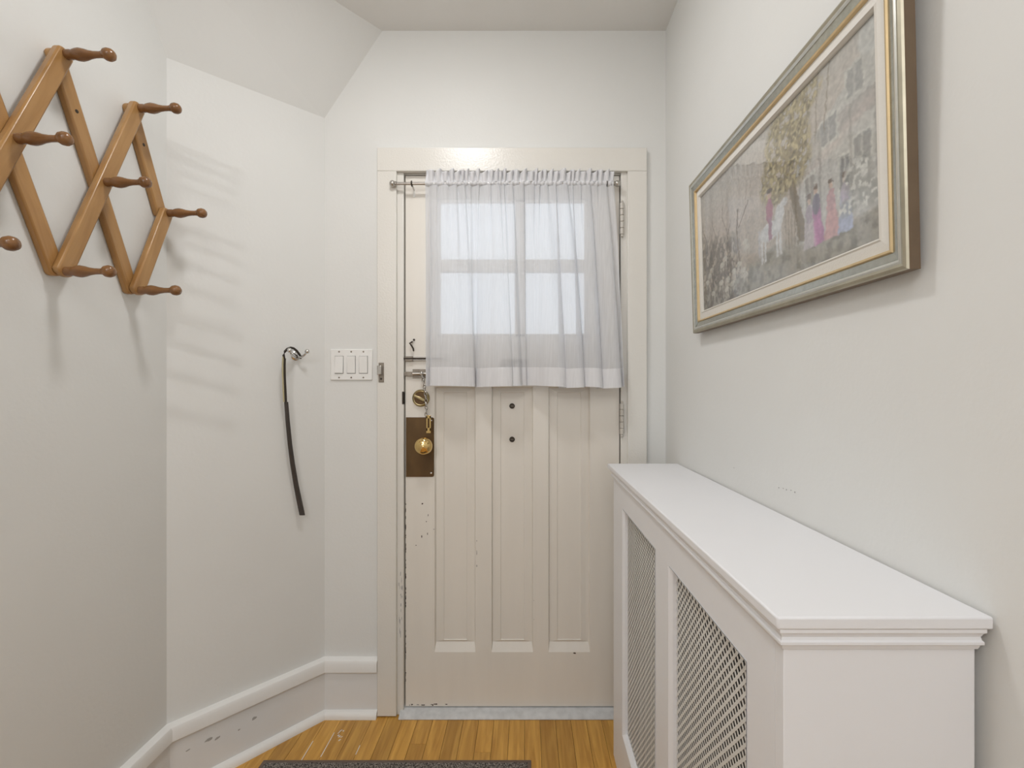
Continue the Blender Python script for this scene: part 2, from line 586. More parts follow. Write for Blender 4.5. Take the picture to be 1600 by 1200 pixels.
# faint scuffs on the right wall above the radiator cover, pale paint lines on the floor by the baseboard
mb = MB()
r8 = random.Random(8)
for cx, cy in ((1217, 762), (1224, 763), (1229, 765), (1236, 766), (1242, 769), (1147, 731)):
    yy_ = 720 * XR / (cx - 822)
    chip_mesh(mb, (XR, yy_, EYE + (609 - cy) / 720 * yy_), Vector((0, 1, 0)), Vector((0, 0, 1)), Vector((-1, 0, 0)), r8.uniform(.001, .003), r8.uniform(.0008, .002), r=r8)
o = obj('scuffs', mb, M['chip_grey'], bpy.data.objects['wall_right'])
o['kind'] = 'stuff'
mb = MB()
for x_, ya_, yb_ in ((-0.749, 1.53, 1.62), (-0.691, 1.55, 1.66), (-0.577, 1.56, 1.60)):
    mb.box((x_ - 0.0010, ya_, 0), (x_ + 0.0012, yb_, 0.0004))
for k in range(7):
    chip_mesh(mb, (-0.655 + r8.uniform(-.02, .02), 1.64 + r8.uniform(-.02, .03), 0), Vector((0.6, 0.8, 0)), Vector((0.8, -0.6, 0)), Vector((0, 0, 1)), r8.uniform(.003, .009), r8.uniform(.001, .003), r=r8)
o = obj('paint_marks', mb, M['base_grey'], fl)
o['kind'] = 'stuff'

# ------------------------------------------------------------------ casing, jamb, threshold
tr = root('trim_1', (-0.053, D, 0))
tag(tr, 'glossy cream painted casing around the front door', kind='structure')
CF = D - 0.020
CX0, CX1 = -0.5615, 0.4555
IX0, IX1 = -0.489, 0.383
CTOP, CBOT = 2.148, 2.0595
obj('casing_board', MB().box((CX0, CF, 0.004), (IX0, D, CBOT)), M['cream'], tr, bevel=0.002)
obj('casing_board', MB().box((IX1, CF, 0.004), (CX1, D, CBOT)), M['cream'], tr, bevel=0.002)
obj('casing_board', MB().box((CX0, CF, CBOT), (CX1, D, CTOP)), M['cream'], tr, bevel=0.002)
DX0, DX1 = -0.461, 0.356
DZ0, DZ1 = 0.025, 2.0525
DF = D + 0.006
obj('jamb', MB().box((HX0, D - 0.006, 0.0), (DX0 - 0.004, D + TH, 2.10)), M['cream'], tr, bevel=0.003)
obj('jamb', MB().box((DX1 + 0.004, D - 0.006, 0.0), (HX1, D + TH, 2.10)), M['cream'], tr, bevel=0.003)
obj('jamb', MB().box((DX0 - 0.004, D + 0.004, DZ1 + 0.004), (DX1 + 0.004, D + TH, 2.10)), M['cream'], tr, bevel=0.002)
# door stop behind the leaf closes the gap to the outside
obj('door_stop', MB().box((DX0 - 0.004, DF + 0.046, 0.02), (DX0 + 0.014, DF + 0.07, DZ1)).box((DX1 - 0.014, DF + 0.046, 0.02), (DX1 + 0.004, DF + 0.07, DZ1)).box((DX0 + 0.014, DF + 0.046, DZ1 - 0.012), (DX1 - 0.014, DF + 0.07, DZ1 + 0.004)), M['dark'], tr)
# spring latch catch on the left casing
ZC = EYE + (609 - 582) / 415
xk = -0.545
kc = root('catch_plate', (0, 0, 0))
bpy.data.objects.remove(kc)
ck = obj('latch_catch', MB().box((xk - 0.010, CF - 0.002, ZC - 0.037), (xk + 0.010, CF, ZC + 0.037)), M['steel'], tr, bevel=0.001, label='aged steel latch catch')
obj('catch_box', MB().box((xk - 0.013, CF - 0.014, ZC - 0.010), (xk + 0.004, CF - 0.002, ZC + 0.026)), M['nickel'], ck, bevel=0.003)
obj('catch_screw', MB().cyl((xk, CF - 0.002, ZC - 0.024), (xk, CF - 0.005, ZC - 0.024), 0.004), M['bronze'], ck)
# strike slot in the left jamb
obj('strike_plate', MB().box((DX0 - 0.010, D - 0.0075, 1.180), (DX0 - 0.004, D + 0.01, 1.228)), M['bronze'], tr, bevel=0.001, label='dark strike plate')
# dark scuffs on the inner edge of the left casing
mb = MB()
r5 = random.Random(11)
for k in range(16):
    zz = 0.30 + 0.26 * r5.random()
    chip_mesh(mb, (DX0 - 0.012 + r5.uniform(-0.010, 0.004), D - 0.006, zz), Vector((1, 0, 0)), Vector((0, 0, 1)), Vector((0, -1, 0)), r5.uniform(0.0008, 0.002), r5.uniform(0.004, 0.016), r=r5)
o = obj('scuffs', mb, M['chip_grey'], tr)
o['kind'] = 'stuff'
th = obj('trim_2', MB().prism([(-0.478, D - 0.034, 0), (-0.478, D - 0.034, 0.004), (-0.478, D - 0.018, 0.018), (-0.478, D + 0.12, 0.022), (-0.478, D + 0.12, 0)], (0.862, 0, 0)), M['threshold'], bevel=0.002)
tag(th, 'worn grey-white painted threshold under the door', kind='structure')

# ------------------------------------------------------------------ the door
dr = root('door_1', ((DX0 + DX1) / 2, DF, DZ0))
tag(dr, 'cream front door with curtained window, three tall panels and brass knob', kind='structure')
DT = 0.044
def px(x, y=None, s=1.0 * 720 / DF):
    return (x - 822) / s
def pz(y, s=720 / DF):
    return EYE + (609 - y) / s
WIN = (px(682), px(919), pz(527), pz(310))
PAN = [(px(679), px(743)), (px(768), px(833)), (px(857), px(922))]
PT, PBm = pz(604), pz(1019)
def dbox(name, x0, x1, z0, z1, bev=0.0):
    return obj(name, MB().box((x0, DF, z0), (x1, DF + DT, z1)), M['door'], dr, bevel=bev)
dbox('stile', DX0, PAN[0][0], DZ0, DZ1)
dbox('stile', PAN[2][1], DX1, DZ0, DZ1)
dbox('rail', PAN[0][0], PAN[2][1], DZ0, PBm)
dbox('rail', PAN[0][0], PAN[2][1], PT, WIN[2])
dbox('rail', PAN[0][0], PAN[2][1], WIN[3], DZ1)
dbox('mullion', PAN[0][1], PAN[1][0], PBm, PT)
dbox('mullion', PAN[1][1], PAN[2][0], PBm, PT)
dbox('window_stile', PAN[0][0], WIN[0], WIN[2], WIN[3])
dbox('window_stile', WIN[1], PAN[2][1], WIN[2], WIN[3])
for x0, x1 in PAN:
    def rc(dl, dr_, dt, db, y):
        return [(x0 + dl, DF + y, PBm + db), (x1 - dr_, DF + y, PBm + db), (x1 - dr_, DF + y, PT - dt), (x0 + dl, DF + y, PT - dt)]
    loops = [rc(0, 0, 0, 0, 0), rc(0.004, 0.005, 0.005, 0.034, 0.013), rc(0.034, 0.034, 0.022, 0.042, 0.009), rc(0.0355, 0.0355, 0.0235, 0.0435, 0.012),
             rc(0.0355, 0.0355, 0.0235, 0.0435, 0.030), rc(0, 0, 0, 0, 0.030)]
    mb = MB()
    vs = [p for l in loops[:4] for p in l]
    fs = [(i * 4 + k, i * 4 + (k + 1) % 4, (i + 1) * 4 + (k + 1) % 4, (i + 1) * 4 + k) for i in range(3) for k in range(4)]
    fs.append((12, 13, 14, 15))
    mb.add(vs, fs)
    obj('panel', mb, M['door'], dr)
    # back of the panel
    bk = MB().box((x0, DF + 0.020, PBm), (x1, DF + 0.036, PT))
    obj('panel_back', bk, M['door'], dr)
# window in the door: beads, muntins, four panes
mb = MB()
wx0, wx1, wz0, wz1 = WIN
for a, b in (((wx0, wz0), (wx1, wz0 + 0.014)), ((wx0, wz1 - 0.014), (wx1, wz1)), ((wx0, wz0), (wx0 + 0.014, wz1)), ((wx1 - 0.014, wz0), (wx1, wz1))):
    mb.box((a[0], DF + 0.004, a[1]), (b[0], DF + 0.018, b[1]))
obj('window_bead', mb, M['door'], dr, bevel=0.003)
wxm, wzm = px(813), pz(414)
obj('muntin', MB().box((wx0, DF + 0.003, wzm - 0.023), (wx1, DF + 0.038, wzm + 0.023)), M['door'], dr, bevel=0.004)
obj('muntin', MB().box((wxm - 0.021, DF + 0.004, wz0), (wxm + 0.021, DF + 0.037, wz1)), M['door'], dr, bevel=0.004)
for a, b in ((wx0 + 0.002, wxm - 0.02), (wxm + 0.02, wx1 - 0.002)):
    for c, d in ((wz0 + 0.002, wzm - 0.022), (wzm + 0.022, wz1 - 0.002)):
        obj('pane', MB().box((a, DF + 0.019, c), (b, DF + 0.022, d)), M['pane'], dr)
# two exposed bolts and the dark plate behind the curtain
for yy in (634.5, 687):
    c = Vector((px(800), DF + 0.009, pz(yy)))
    bo = obj('bolt', MB().lathe([(0, 0.0105), (0.004, 0.0105), (0.006, 0.008)], c + Vector((0, 0.004, 0)), (0, -1, 0), 18), M['bronze'], dr, smooth=30, label='dark bolt head')
    obj('slot', MB().box((c.x - 0.006, c.y - 0.003, c.z - 0.0009), (c.x + 0.006, c.y - 0.0015, c.z + 0.0009)), M['steel'], bo)
pl = obj('letter_plate', MB().box((px(784), DF - 0.022, pz(576)), (px(815), DF, pz(562))), M['bronze'], dr, bevel=0.003, label='dark metal plate behind the curtain')
# hinges on the right edge
for y0, y1 in ((320, 369), (630, 678)):
    hx = px(970)
    za, zb = pz(y1), pz(y0)
    L_ = zb - za
    prof = [(-0.010, 0.0015), (-0.008, 0.005), (-0.004, 0.0055), (-0.001, 0.004)]
    for k in range(5):
        prof += [(L_ * k / 5 + 0.0004, 0.0045), (L_ * k / 5 + 0.0016, 0.0080), (L_ * (k + 1) / 5 - 0.0016, 0.0080), (L_ * (k + 1) / 5 - 0.0004, 0.0045)]
    prof += [(L_ + 0.001, 0.004), (L_ + 0.004, 0.0055), (L_ + 0.008, 0.005), (L_ + 0.010, 0.0015)]
    h_ = obj('hinge', MB().lathe(prof, (hx, D - 0.013, za), (0, 0, 1), 14), M['hinge'], dr, smooth=40, label='painted hinge barrel with ball tips')
    obj('hinge_leaf', MB().box((hx - 0.002, D - 0.012, za + 0.001), (hx + 0.002, D + 0.012, zb - 0.001)), M['cream'], h_)
# little hook above the bolts
hk = obj('hook', MB().tube([(px(644), DF, pz(534)), (px(645), DF - 0.010, pz(534.5)), (px(642), DF - 0.016, pz(537)), (px(645), DF - 0.018, pz(541)), (px(647), DF - 0.014, pz(545)), (px(646.5), DF - 0.006, pz(547)), (px(646), DF + 0.001, pz(548))], 0.0030, 8).cyl((px(647), DF - 0.003, pz(531)), (px(647), DF + 0.001, pz(531)), 0.004), M['bronze'], dr, smooth=50, label='small bent dark hook')
# flat sliding bar
sb = obj('slide_bar', MB().box((px(635), DF - 0.008, pz(563.5)), (px(702), DF - 0.001, pz(558))), M['nickel'], dr, bevel=0.0008, label='thin metal slide bar')
obj('bar_rod', MB().cyl((px(632), DF - 0.010, pz(560.5)), (px(690), DF - 0.010, pz(560.5)), 0.0035, 10), M['bronze'], sb, smooth=40)
obj('bar_keeper', MB().box((px(634), DF - 0.012, pz(564.5)), (px(646), DF, pz(557))), M['steel'], sb, bevel=0.001)
# barrel bolt with chain
bb = obj('barrel_bolt', MB().box((px(645), DF - 0.004, pz(591)), (px(692), DF, pz(577))), M['steel'], dr, bevel=0.001, label='steel barrel bolt')
obj('bolt_barrel', MB().cyl((px(646), DF - 0.009, pz(584)), (px(690), DF - 0.009, pz(584)), 0.0075, 14), M['nickel'], bb, smooth=40)
obj('bolt_bar', MB().box((px(633), DF - 0.011, pz(587.5)), (px(648), DF - 0.004, pz(581))), M['steel'], bb, bevel=0.001)
obj('bolt_knob', MB().lathe([(0, 0.003), (0.008, 0.003), (0.010, 0.006), (0.014, 0.006), (0.017, 0.002)], (px(661), DF - 0.014, pz(584)), (0, -1, 0), 12), M['chrome'], bb, smooth=40)
# deadbolt thumb turn
c = Vector((px(658), DF, pz(622)))
db = obj('deadbolt', MB().lathe([(-0.001, 0.033), (0.004, 0.033), (0.008, 0.030), (0.010, 0.027), (0.009, 0.024)], c, (0, -1, 0), 28), M['satin_brass'], dr, smooth=35, label='round satin brass deadbolt rose')
obj('rose_disc', MB().lathe([(0, 0.0255), (0.001, 0.025)], c + Vector((0, -0.0085, 0)), (0, -1, 0), 28), M['old_brass'], db)
tdir = Vector((0.90, 0, -0.42)).normalized()
tup = Vector((0.42, 0, 0.90)).normalized()
q = [c + tdir * a + tup * b + Vector((0, -0.009, 0)) for a, b in ((-0.024, -0.004), (0.018, -0.006), (0.022, 0), (0.018, 0.006), (-0.024, 0.004), (-0.027, 0))]
obj('thumb_turn', MB().prism(q, (0, -0.016, 0)), M['satin_brass'], db, bevel=0.002)
# chain from the bolt knob down to its slotted end piece
mb = MB()
p0 = Vector((px(662), DF - 0.028, pz(586)))
p1 = Vector((px(668.5), DF - 0.030, pz(650)))
nl = 12
for k in range(nl):
    t = (k + 0.5) / nl
    cpt = p0.lerp(p1, t) + Vector((0.006 * math.sin(math.pi * t), 0, 0))
    dv = (p1 - p0).normalized()
    side = Vector((1, 0.25, 0)) if k % 2 else Vector((0.2, 1, 0))
    side = (side - dv * side.dot(dv)).normalized()
    loop = [cpt + dv * (0.0092 * math.cos(a)) + side * (0.0046 * math.sin(a)) for a in [2 * math.pi * j / 10 for j in range(10)]]
    mb.tube(loop, 0.0018, 5, True)
ch = obj('chain', mb, M['nickel'], dr, smooth=True, label='small metal link chain')
ex, ez0, ez1 = px(668.5, s=419), pz(674, 419), pz(650, 419)
mb = MB()
mb.box((ex - 0.0085, DF - 0.032, ez0), (ex - 0.0035, DF - 0.029, ez1)).box((ex + 0.0035, DF - 0.032, ez0), (ex + 0.0085, DF - 0.029, ez1))
mb.box((ex - 0.0085, DF - 0.032, ez1 - 0.010), (ex + 0.0085, DF - 0.029, ez1 + 0.002)).box((ex - 0.0085, DF - 0.032, ez0 - 0.008), (ex + 0.0085, DF - 0.029, ez0 + 0.012))
obj('chain_end', mb, M['brass'], ch, bevel=0.0008)
# brass knob plate and knob
x0, x1, z0, z1 = px(634.5), px(678.5), pz(745), pz(652)
rr = 0.008
pts = [(x0, z0), (x1 - rr, z0)] + [(x1 - rr + rr * math.sin(a), z0 + rr - rr * math.cos(a)) for a in (R(30), R(60), R(90))]
pts += [(x1, z1 - rr)] + [(x1 - rr + rr * math.cos(a), z1 - rr + rr * math.sin(a)) for a in (R(30), R(60), R(90))] + [(x0, z1)]
kp = obj('knob_plate', MB().prism([(a, DF, b) for a, b in pts], (0, -0.0035, 0)), M['old_brass'], dr, bevel=0.001, label='tarnished brass plate')
for yy in (657, 739):
    obj('plate_screw', MB().lathe([(0, 0.004), (0.0015, 0.0035), (0.002, 0.001)], (px(674), DF - 0.0035, pz(yy)), (0, -1, 0), 12), M['chrome'], kp, smooth=40)
kc = Vector((px(661, s=422), DF, pz(697.5, 422)))
obj('knob_neck', MB().lathe([(0.003, 0.022), (0.007, 0.021), (0.010, 0.013), (0.024, 0.011), (0.030, 0.014)], kc, (0, -1, 0), 24), M['brass'], kp, smooth=40)
prof = [(0.026, 0.012), (0.028, 0.020), (0.034, 0.028), (0.042, 0.0325), (0.050, 0.0335), (0.058, 0.031), (0.064, 0.026), (0.0675, 0.020), (0.0685, 0.018), (0.0685, 0.016), (0.071, 0.012), (0.0725, 0.006), (0.073, 0.001)]
obj('door_knob', MB().lathe(prof, kc, (0, -1, 0), 32), M['brass'], kp, smooth=50, label='polished brass ball knob')
# paint chips
mb = MB()
r6 = random.Random(21)
for cx, cy, w, h in ((660, 787, .004, .003), (669, 805, .0015, .006), (666, 815, .002, .002), (668, 834, .0015, .006), (659, 838, .0025, .005), (650, 852, .002, .002), (678, 827, .0012, .003),
                     (745, 845, .0008, .004), (745, 864, .0010, .012), (745, 884, .0010, .005), (834, 938, .001, .001), (834, 968, .001, .001), (898, 1020.5, .007, .0025)):
    chip_mesh(mb, (px(cx), DF, pz(cy)), Vector((1, 0, 0)), Vector((0, 0, 1)), Vector((0, -1, 0)), w, h, r=r6)
for k in range(14):
    chip_mesh(mb, (px(640 + 62 * r6.random() ** 1.5), DF, pz(1100 + 3 * r6.random())), Vector((1, 0, 0)), Vector((0, 0, 1)), Vector((0, -1, 0)), r6.uniform(.002, .007), r6.uniform(.0008, .0022), r=r6)
for k in range(40):
    chip_mesh(mb, (DX0 + 0.0012, DF, pz(780 + 310 * r6.random())), Vector((1, 0, 0)), Vector((0, 0, 1)), Vector((0, -1, 0)), r6.uniform(.0006, .0016), r6.uniform(.002, .01), r=r6)
o = obj('paint_chips', mb, M['chip'], dr)
o['kind'] = 'stuff'

# ------------------------------------------------------------------ curtain rod and sheer curtain
YR = 1.724
SR = 720 / YR
rx0, rx1, rz = (617 - 822) / SR, (961 - 822) / SR, EYE + (609 - 287) / SR
rod = root('curtain_rod', (rx0, DF, rz))
tag(rod, 'thin nickel curtain rod with round finials across the top of the door', 'curtain rod')
obj('rod', MB().cyl((rx0, YR, rz), (rx1, YR, rz), 0.0055, 14), M['nickel'], rod, smooth=40)
for x, d in ((rx0, -1), (rx1, 1)):
    obj('finial', MB().lathe([(-0.008, 0.0055), (-0.006, 0.0085), (-0.003, 0.0085), (-0.002, 0.006), (0.001, 0.009), (0.005, 0.0115), (0.010, 0.0122), (0.015, 0.0105), (0.019, 0.006), (0.0205, 0.001)], (x, YR, rz), (d, 0, 0), 18), M['nickel'], rod, smooth=50)
for x in ((643.5 - 822) / SR, (948 - 822) / SR):
    br = obj('bracket', MB().box((x - 0.004, DF - 0.003, rz - 0.036), (x + 0.004, DF, rz - 0.002)).box((x - 0.003, YR + 0.006, rz - 0.010), (x + 0.003, DF, rz - 0.004)), M['trim_white'], rod, bevel=0.001)
    obj('bracket_cup', MB().tube([(x, YR + 0.009 * math.cos(a), rz + 0.009 * math.sin(a)) for a in [R(60 - 300 * k / 8) for k in range(9)]], 0.0025, 6), M['bronze'], br, smooth=True)

ct = root('curtain', (-0.01, YR, rz))
tag(ct, 'gathered white sheer half curtain hanging over the door window', 'curtain')
xl_t, xr_t = (665 - 822) / SR, (958 - 822) / SR
xl_b, xr_b = (668 - 822) / SR, (973 - 822) / SR
zb_ = EYE + (609 - 604.5) / SR
z_hem = EYE + (609 - 576) / SR
# hanging folds: hem edge positions read as fractions of the width, alternately swinging out and back
edges = [0.0, 0.055, 0.21, 0.31, 0.45, 0.60, 0.68, 0.72, 0.77, 0.81, 0.86, 0.91, 0.955, 1.0]
NS = 620
sv = np.linspace(0, 1, NS)
ph = np.interp(sv, edges, np.arange(len(edges)) * math.pi)
rg = np.random.RandomState(4)
# fine gathers at the top
gk = 44
gedge = np.concatenate([[0], np.cumsum(rg.uniform(0.5, 1.5, gk))])
gedge /= gedge[-1]
gph = np.interp(sv, gedge, np.arange(gk + 1) * math.pi * 1.0)
gamp = np.interp(sv, np.linspace(0, 1, 12), rg.uniform(0.5, 1.0, 12))
famp = np.interp(sv, np.linspace(0, 1, 12), rg.uniform(0.75, 1.0, 12))
medge = np.concatenate([[0], np.cumsum(rg.uniform(0.5, 1.6, 30))])
medge /= medge[-1]
mph = np.interp(sv, medge, np.arange(31) * math.pi)
mamp = np.interp(sv, np.linspace(0, 1, 14), rg.uniform(0.2, 1.0, 14))
def curtain_row(z, off=0.0):
    f = (rz - z) / (rz - zb_)
    f = min(max(f, 0), 1)
    x0 = xl_t + (xl_b - xl_t) * f
    x1 = xr_t + (xr_b - xr_t) * f ** 0.7
    wL = f ** 0.75                               # long folds open towards the hem
    wG = math.exp(-f * 9.0)                      # gathers die away below the rod
    mid = math.exp(-((f - 0.25) / 0.22) ** 2) * 0.30
    yc = YR - 0.005 - 0.022 * f
    lag = 0.6 * np.sin(9 * sv + 4 * f)           # folds wander on their way down
    y = yc + 0.0045 * np.sin(mph) * (0.4 + 0.6 * f) * mamp + 0.038 * wL * famp * np.sin(ph + lag * (1 - f) * 0.7) + 0.0095 * (wG + mid) * gamp * np.sin(gph)
    lat = 0.026 * wL * np.cos(ph + 0.5) + 0.0045 * np.cos(mph + 0.5) * mamp + 0.0060 * (wG + mid) * np.cos(gph + 0.8)
    env = np.clip(np.minimum(sv, 1 - sv) / 0.05, 0, 1)
    x = x0 + (x1 - x0) * sv + lat * env
    zz = np.full(NS, z) + (0.004 * np.sin(ph * 0.5 + 0.5) + 0.003 * np.sin(sv * 5)) * f ** 3
    return [(float(x[i]), float(y[i] + off), float(zz[i])) for i in range(NS)]
zs = list(np.linspace(rz - 0.010, rz - 0.16, 22)) + list(np.linspace(rz - 0.18, z_hem, 30))
obj('sheer_panel', MB().strip([curtain_row(z) for z in zs]), M['sheer'], ct, smooth=True, fix=False)
zh = list(np.linspace(z_hem + 0.001, zb_, 6))
hem = MB().strip([curtain_row(z, -0.0022) for z in zh] + [curtain_row(z, 0.0008) for z in zh[::-1]])
obj('hem', hem, M['sheer_hem'], ct, smooth=60, fix=False, label='double white hem')
# rod pocket (goes round the rod) and ruffled heading above it
rows = []
for a in np.linspace(-90, 270, 13):
    ca, sa = math.cos(R(a)), math.sin(R(a))
    rr_ = 0.0090 + 0.0040 * gamp * np.sin(gph * 2 + 1) + 0.001 * np.sin(gph)
    xx = xl_t + (xr_t - xl_t) * sv
    rows.append([(float(xx[i]), float(YR + rr_[i] * ca), float(rz + (0.0085 + 0.35 * (rr_[i] - 0.0085)) * sa)) for i in range(NS)])
obj('rod_pocket', MB().strip(rows), M['sheer_hem'], ct, smooth=True, fix=False)
rows = []
ztop = EYE + (609 - 267.5) / SR
for k, z in enumerate(list(np.linspace(rz + 0.006, ztop, 9))):
    f = k / 8
    yy = YR - 0.004 + 0.0150 * (0.35 + 0.65 * f) * gamp * np.sin(gph * 1.5) 
    xx = xl_t + (xr_t - xl_t) * sv + 0.0045 * f * np.cos(gph * 1.5 + 0.7)
    zt = z + f * (0.0060 * np.sin(gph * 0.9) + 0.003 * np.sin(gph * 1.5 + 1))
    rows.append([(float(xx[i]), float(yy[i]), float(zt[i])) for i in range(NS)])
back = [[(p[0] + 0.001, p[1] + 0.004, p[2]) for p in r_] for r_ in rows[::-1]]
obj('heading', MB().strip(rows + back), M['sheer_hem'], ct, smooth=True, fix=False, label='ruffled white heading above the rod')

# ------------------------------------------------------------------ triple light switch
sx0, sx1, sz0, sz1 = (516 - 822) / 411.5, (581.5 - 822) / 411.5, EYE + (609 - 594) / 411.5, EYE + (609 - 545.5) / 411.5
sc_ = Vector(((sx0 + sx1) / 2, D, (sz0 + sz1) / 2))
sw = root('light_switch', sc_)
tag(sw, 'white triple rocker light switch plate beside the door casing', 'light switch')
fy = D - 0.006
obj('switch_plate', MB().box((sx0, fy, sz0), (sx1, D, sz1)), M['plastic'], sw, bevel=0.0035, seg=3)
w1 = (sx1 - sx0) / 3.45
for k in range(3):
    cx = sc_.x + (k - 1) * w1
    obj('rocker_frame', MB().box((cx - 0.0168, fy - 0.0004, sc_.z - 0.034), (cx + 0.0168, fy + 0.001, sc_.z + 0.0335)), M['gap_grey'], sw, bevel=0.0003)
    up = 1 if k == 0 else -1
    rkr = MB().prism([(cx - 0.0155, fy - 0.001, sc_.z - 0.032), (cx - 0.0155, fy - (0.0055 if up > 0 else 0.002), sc_.z - 0.032), (cx - 0.0155, fy - 0.0030, sc_.z), (cx - 0.0155, fy - (0.002 if up > 0 else 0.0055), sc_.z + 0.032), (cx - 0.0155, fy - 0.001, sc_.z + 0.032)], (0.031, 0, 0))
    obj('rocker', rkr, M['plastic'], sw, bevel=0.0006)
    for dz in (-0.049, 0.049):
        obj('screw', MB().lathe([(0, 0.0034), (0.0012, 0.003), (0.0014, 0.001)], (cx, fy + 0.0002, sc_.z + dz), (0, -1, 0), 12), M['steel'], sw, smooth=40)

# ------------------------------------------------------------------ hook and shoehorn on the angled wall
def on_angled(X_over_Y, off=0.0):
    P0 = Vector((CB[0], CB[1], 0)) + nA * off
    t = (X_over_Y * P0.y - P0.x) / (tA.x - X_over_Y * tA.y)
    return P0 + tA * t
def apt(x, y, off):
    p = on_angled((x - 822) / 720, off)
    return Vector((p.x, p.y, EYE + (609 - y) / 720 * p.y))
hb = apt(462.5, 556, 0.0)
hkr = root('coat_hook', hb)
tag(hkr, 'small chrome double coat hook with round base on the angled wall', 'coat hook')
obj('base_plate', MB().lathe([(0, 0.0175), (0.002, 0.0175), (0.004, 0.015), (0.006, 0.008), (0.007, 0.002)], hb, nA, 22), M['chrome'], hkr, smooth=35)
for sgn, tip in ((-1, apt(452.5, 547.5, 0.052)), (1, apt(480, 549, 0.045))):
    st = hb + nA * 0.006 + Vector((0, 0, -0.004))
    m1 = st.lerp(tip, 0.5) + Vector((0, 0, -0.010))
    pr = obj('prong', MB().tube([st, st.lerp(m1, 0.6), m1, m1.lerp(tip, 0.5) + Vector((0, 0, -0.003)), tip], [0.0045, 0.0042, 0.0040, 0.0036, 0.0036], 10), M['chrome'], hkr, smooth=True)
    obj('prong_ball', MB().sphere(tip, 0.0085, 16), M['chrome'], pr, smooth=True)

sh = root('shoehorn', apt(445, 560, 0.03))
tag(sh, 'long dark shoehorn hanging by its strap loop from the chrome hook', 'shoehorn')
# blade: curved trough, px path along its middle, width in metres
path = [(447.0, 628, 0.024), (449.5, 660, 0.023), (453.0, 695, 0.021), (457.0, 725, 0.019), (462.5, 758, 0.018), (468.0, 785, 0.021), (472.0, 804, 0.026)]
wid = [0.0135, 0.0145, 0.0150, 0.0160, 0.0170, 0.0185, 0.0190]
rows = []
nP = 25
def cat(vals, t):
    return float(np.interp(t, np.linspace(0, 1, len(vals)), vals))
for i in range(nP):
    t = i / (nP - 1)
    c = apt(cat([p[0] for p in path], t), cat([p[1] for p in path], t), cat([p[2] for p in path], t))
    w = cat(wid, t)
    row = []
    for k in range(9):
        a = R(-70 + 140 * k / 8)
        row.append(c + tA * (w / 2 * math.sin(a) / math.sin(R(70))) + nA * (0.006 * math.cos(a)) + Vector((0, 0, -0.004 * (k / 8) * (t > 0.97))))
    rows.append(row)
rows_b = [[p - nA * 0.0022 for p in r_] for r_ in rows]
mb = MB().strip(rows).strip([r_[::-1] for r_ in rows_b])
n9 = 9
for r_, q_ in ((rows, rows_b),):
    mb.strip([[r_[i][0], q_[i][0]] for i in range(nP)]).strip([[r_[i][-1], q_[i][-1]] for i in range(nP)]).strip([r_[0], q_[0]]).strip([r_[-1], q_[-1]])
obj('blade', mb, M['leather_black'], sh, smooth=40)
def ribbon(pts, w, thick, m, name):
    """flat strap: pts = (px, py, off), w across the wall's direction"""
    rows = []
    for i, p in enumerate(pts):
        c = apt(*p)
        rows.append([c - tA * w / 2 + nA * thick / 2, c + tA * w / 2 + nA * thick / 2, c + tA * w / 2 - nA * thick / 2, c - tA * w / 2 - nA * thick / 2, c - tA * w / 2 + nA * thick / 2])
    mb = MB().strip(rows)
    mb.add(rows[0][:4], [(0, 1, 2, 3)])
    mb.add(rows[-1][:4], [(3, 2, 1, 0)])
    return obj(name, mb, m, sh, smooth=40)
ribbon([(446.6, 632, 0.027), (445.6, 610, 0.030), (444.6, 590, 0.034), (444.2, 572, 0.038), (444.6, 560, 0.040)], 0.0085, 0.003, M['strap'], 'strap')
ribbon([(443.4, 628, 0.0285), (442.4, 605, 0.032), (441.6, 585, 0.036), (441.6, 568, 0.040), (442.2, 557, 0.042)], 0.0042, 0.003, M['tan'], 'strap_edge')
loop = [(444.0, 561, .040), (443.2, 555, .041), (445.0, 549.5, .042), (449.0, 545.0, .042), (454.0, 543.2, .040), (459.0, 544.4, .036), (463.5, 548.0, .030), (467.5, 553.5, .022), (470.0, 558.0, .014), (469.0, 560.5, .013)]
obj('loop', MB().tube([apt(*p) for p in loop], 0.0042, 8), M['strap'], sh, smooth=True, label='dark cord loop')

# ------------------------------------------------------------------ expanding peg rack
BTh, BWd = 0.018, 0.037
zT, zM, zB = EYE + 0.770, EYE + 0.522, EYE + 0.272
YM, PT_ = 1.160, 0.2020
rk = root('peg_rack', (XL, YM, zM))
tag(rk, 'expanding wooden accordion coat rack with turned pegs on the left wall', 'coat rack')
hz = (zT - zB) / 2
def bar_mesh(L_, name):
    pts = []
    r_ = BWd / 2
    for k in range(9):
        a = R(180 * k / 8)
        pts.append((0, r_ * math.cos(a), L_ / 2 + r_ * 0.62 * math.sin(a)))
    for k in range(9):
        a = R(180 + 180 * k / 8)
        pts.append((0, r_ * math.cos(a), -L_ / 2 + r_ * 0.62 * math.sin(a)))
    mb = MB().prism(pts, (BTh, 0, 0))
    return mb
Lf = math.hypot(2 * hz, PT_)
Lh = Lf / 2
th_ = math.atan2(PT_, 2 * hz)
full = obj('bar', bar_mesh(Lf, 'bar'), M['rack'], rk, bevel=0.004, local=True)
half = obj('bar', bar_mesh(Lh, 'bar'), M['rack'], rk, bevel=0.004, local=True)
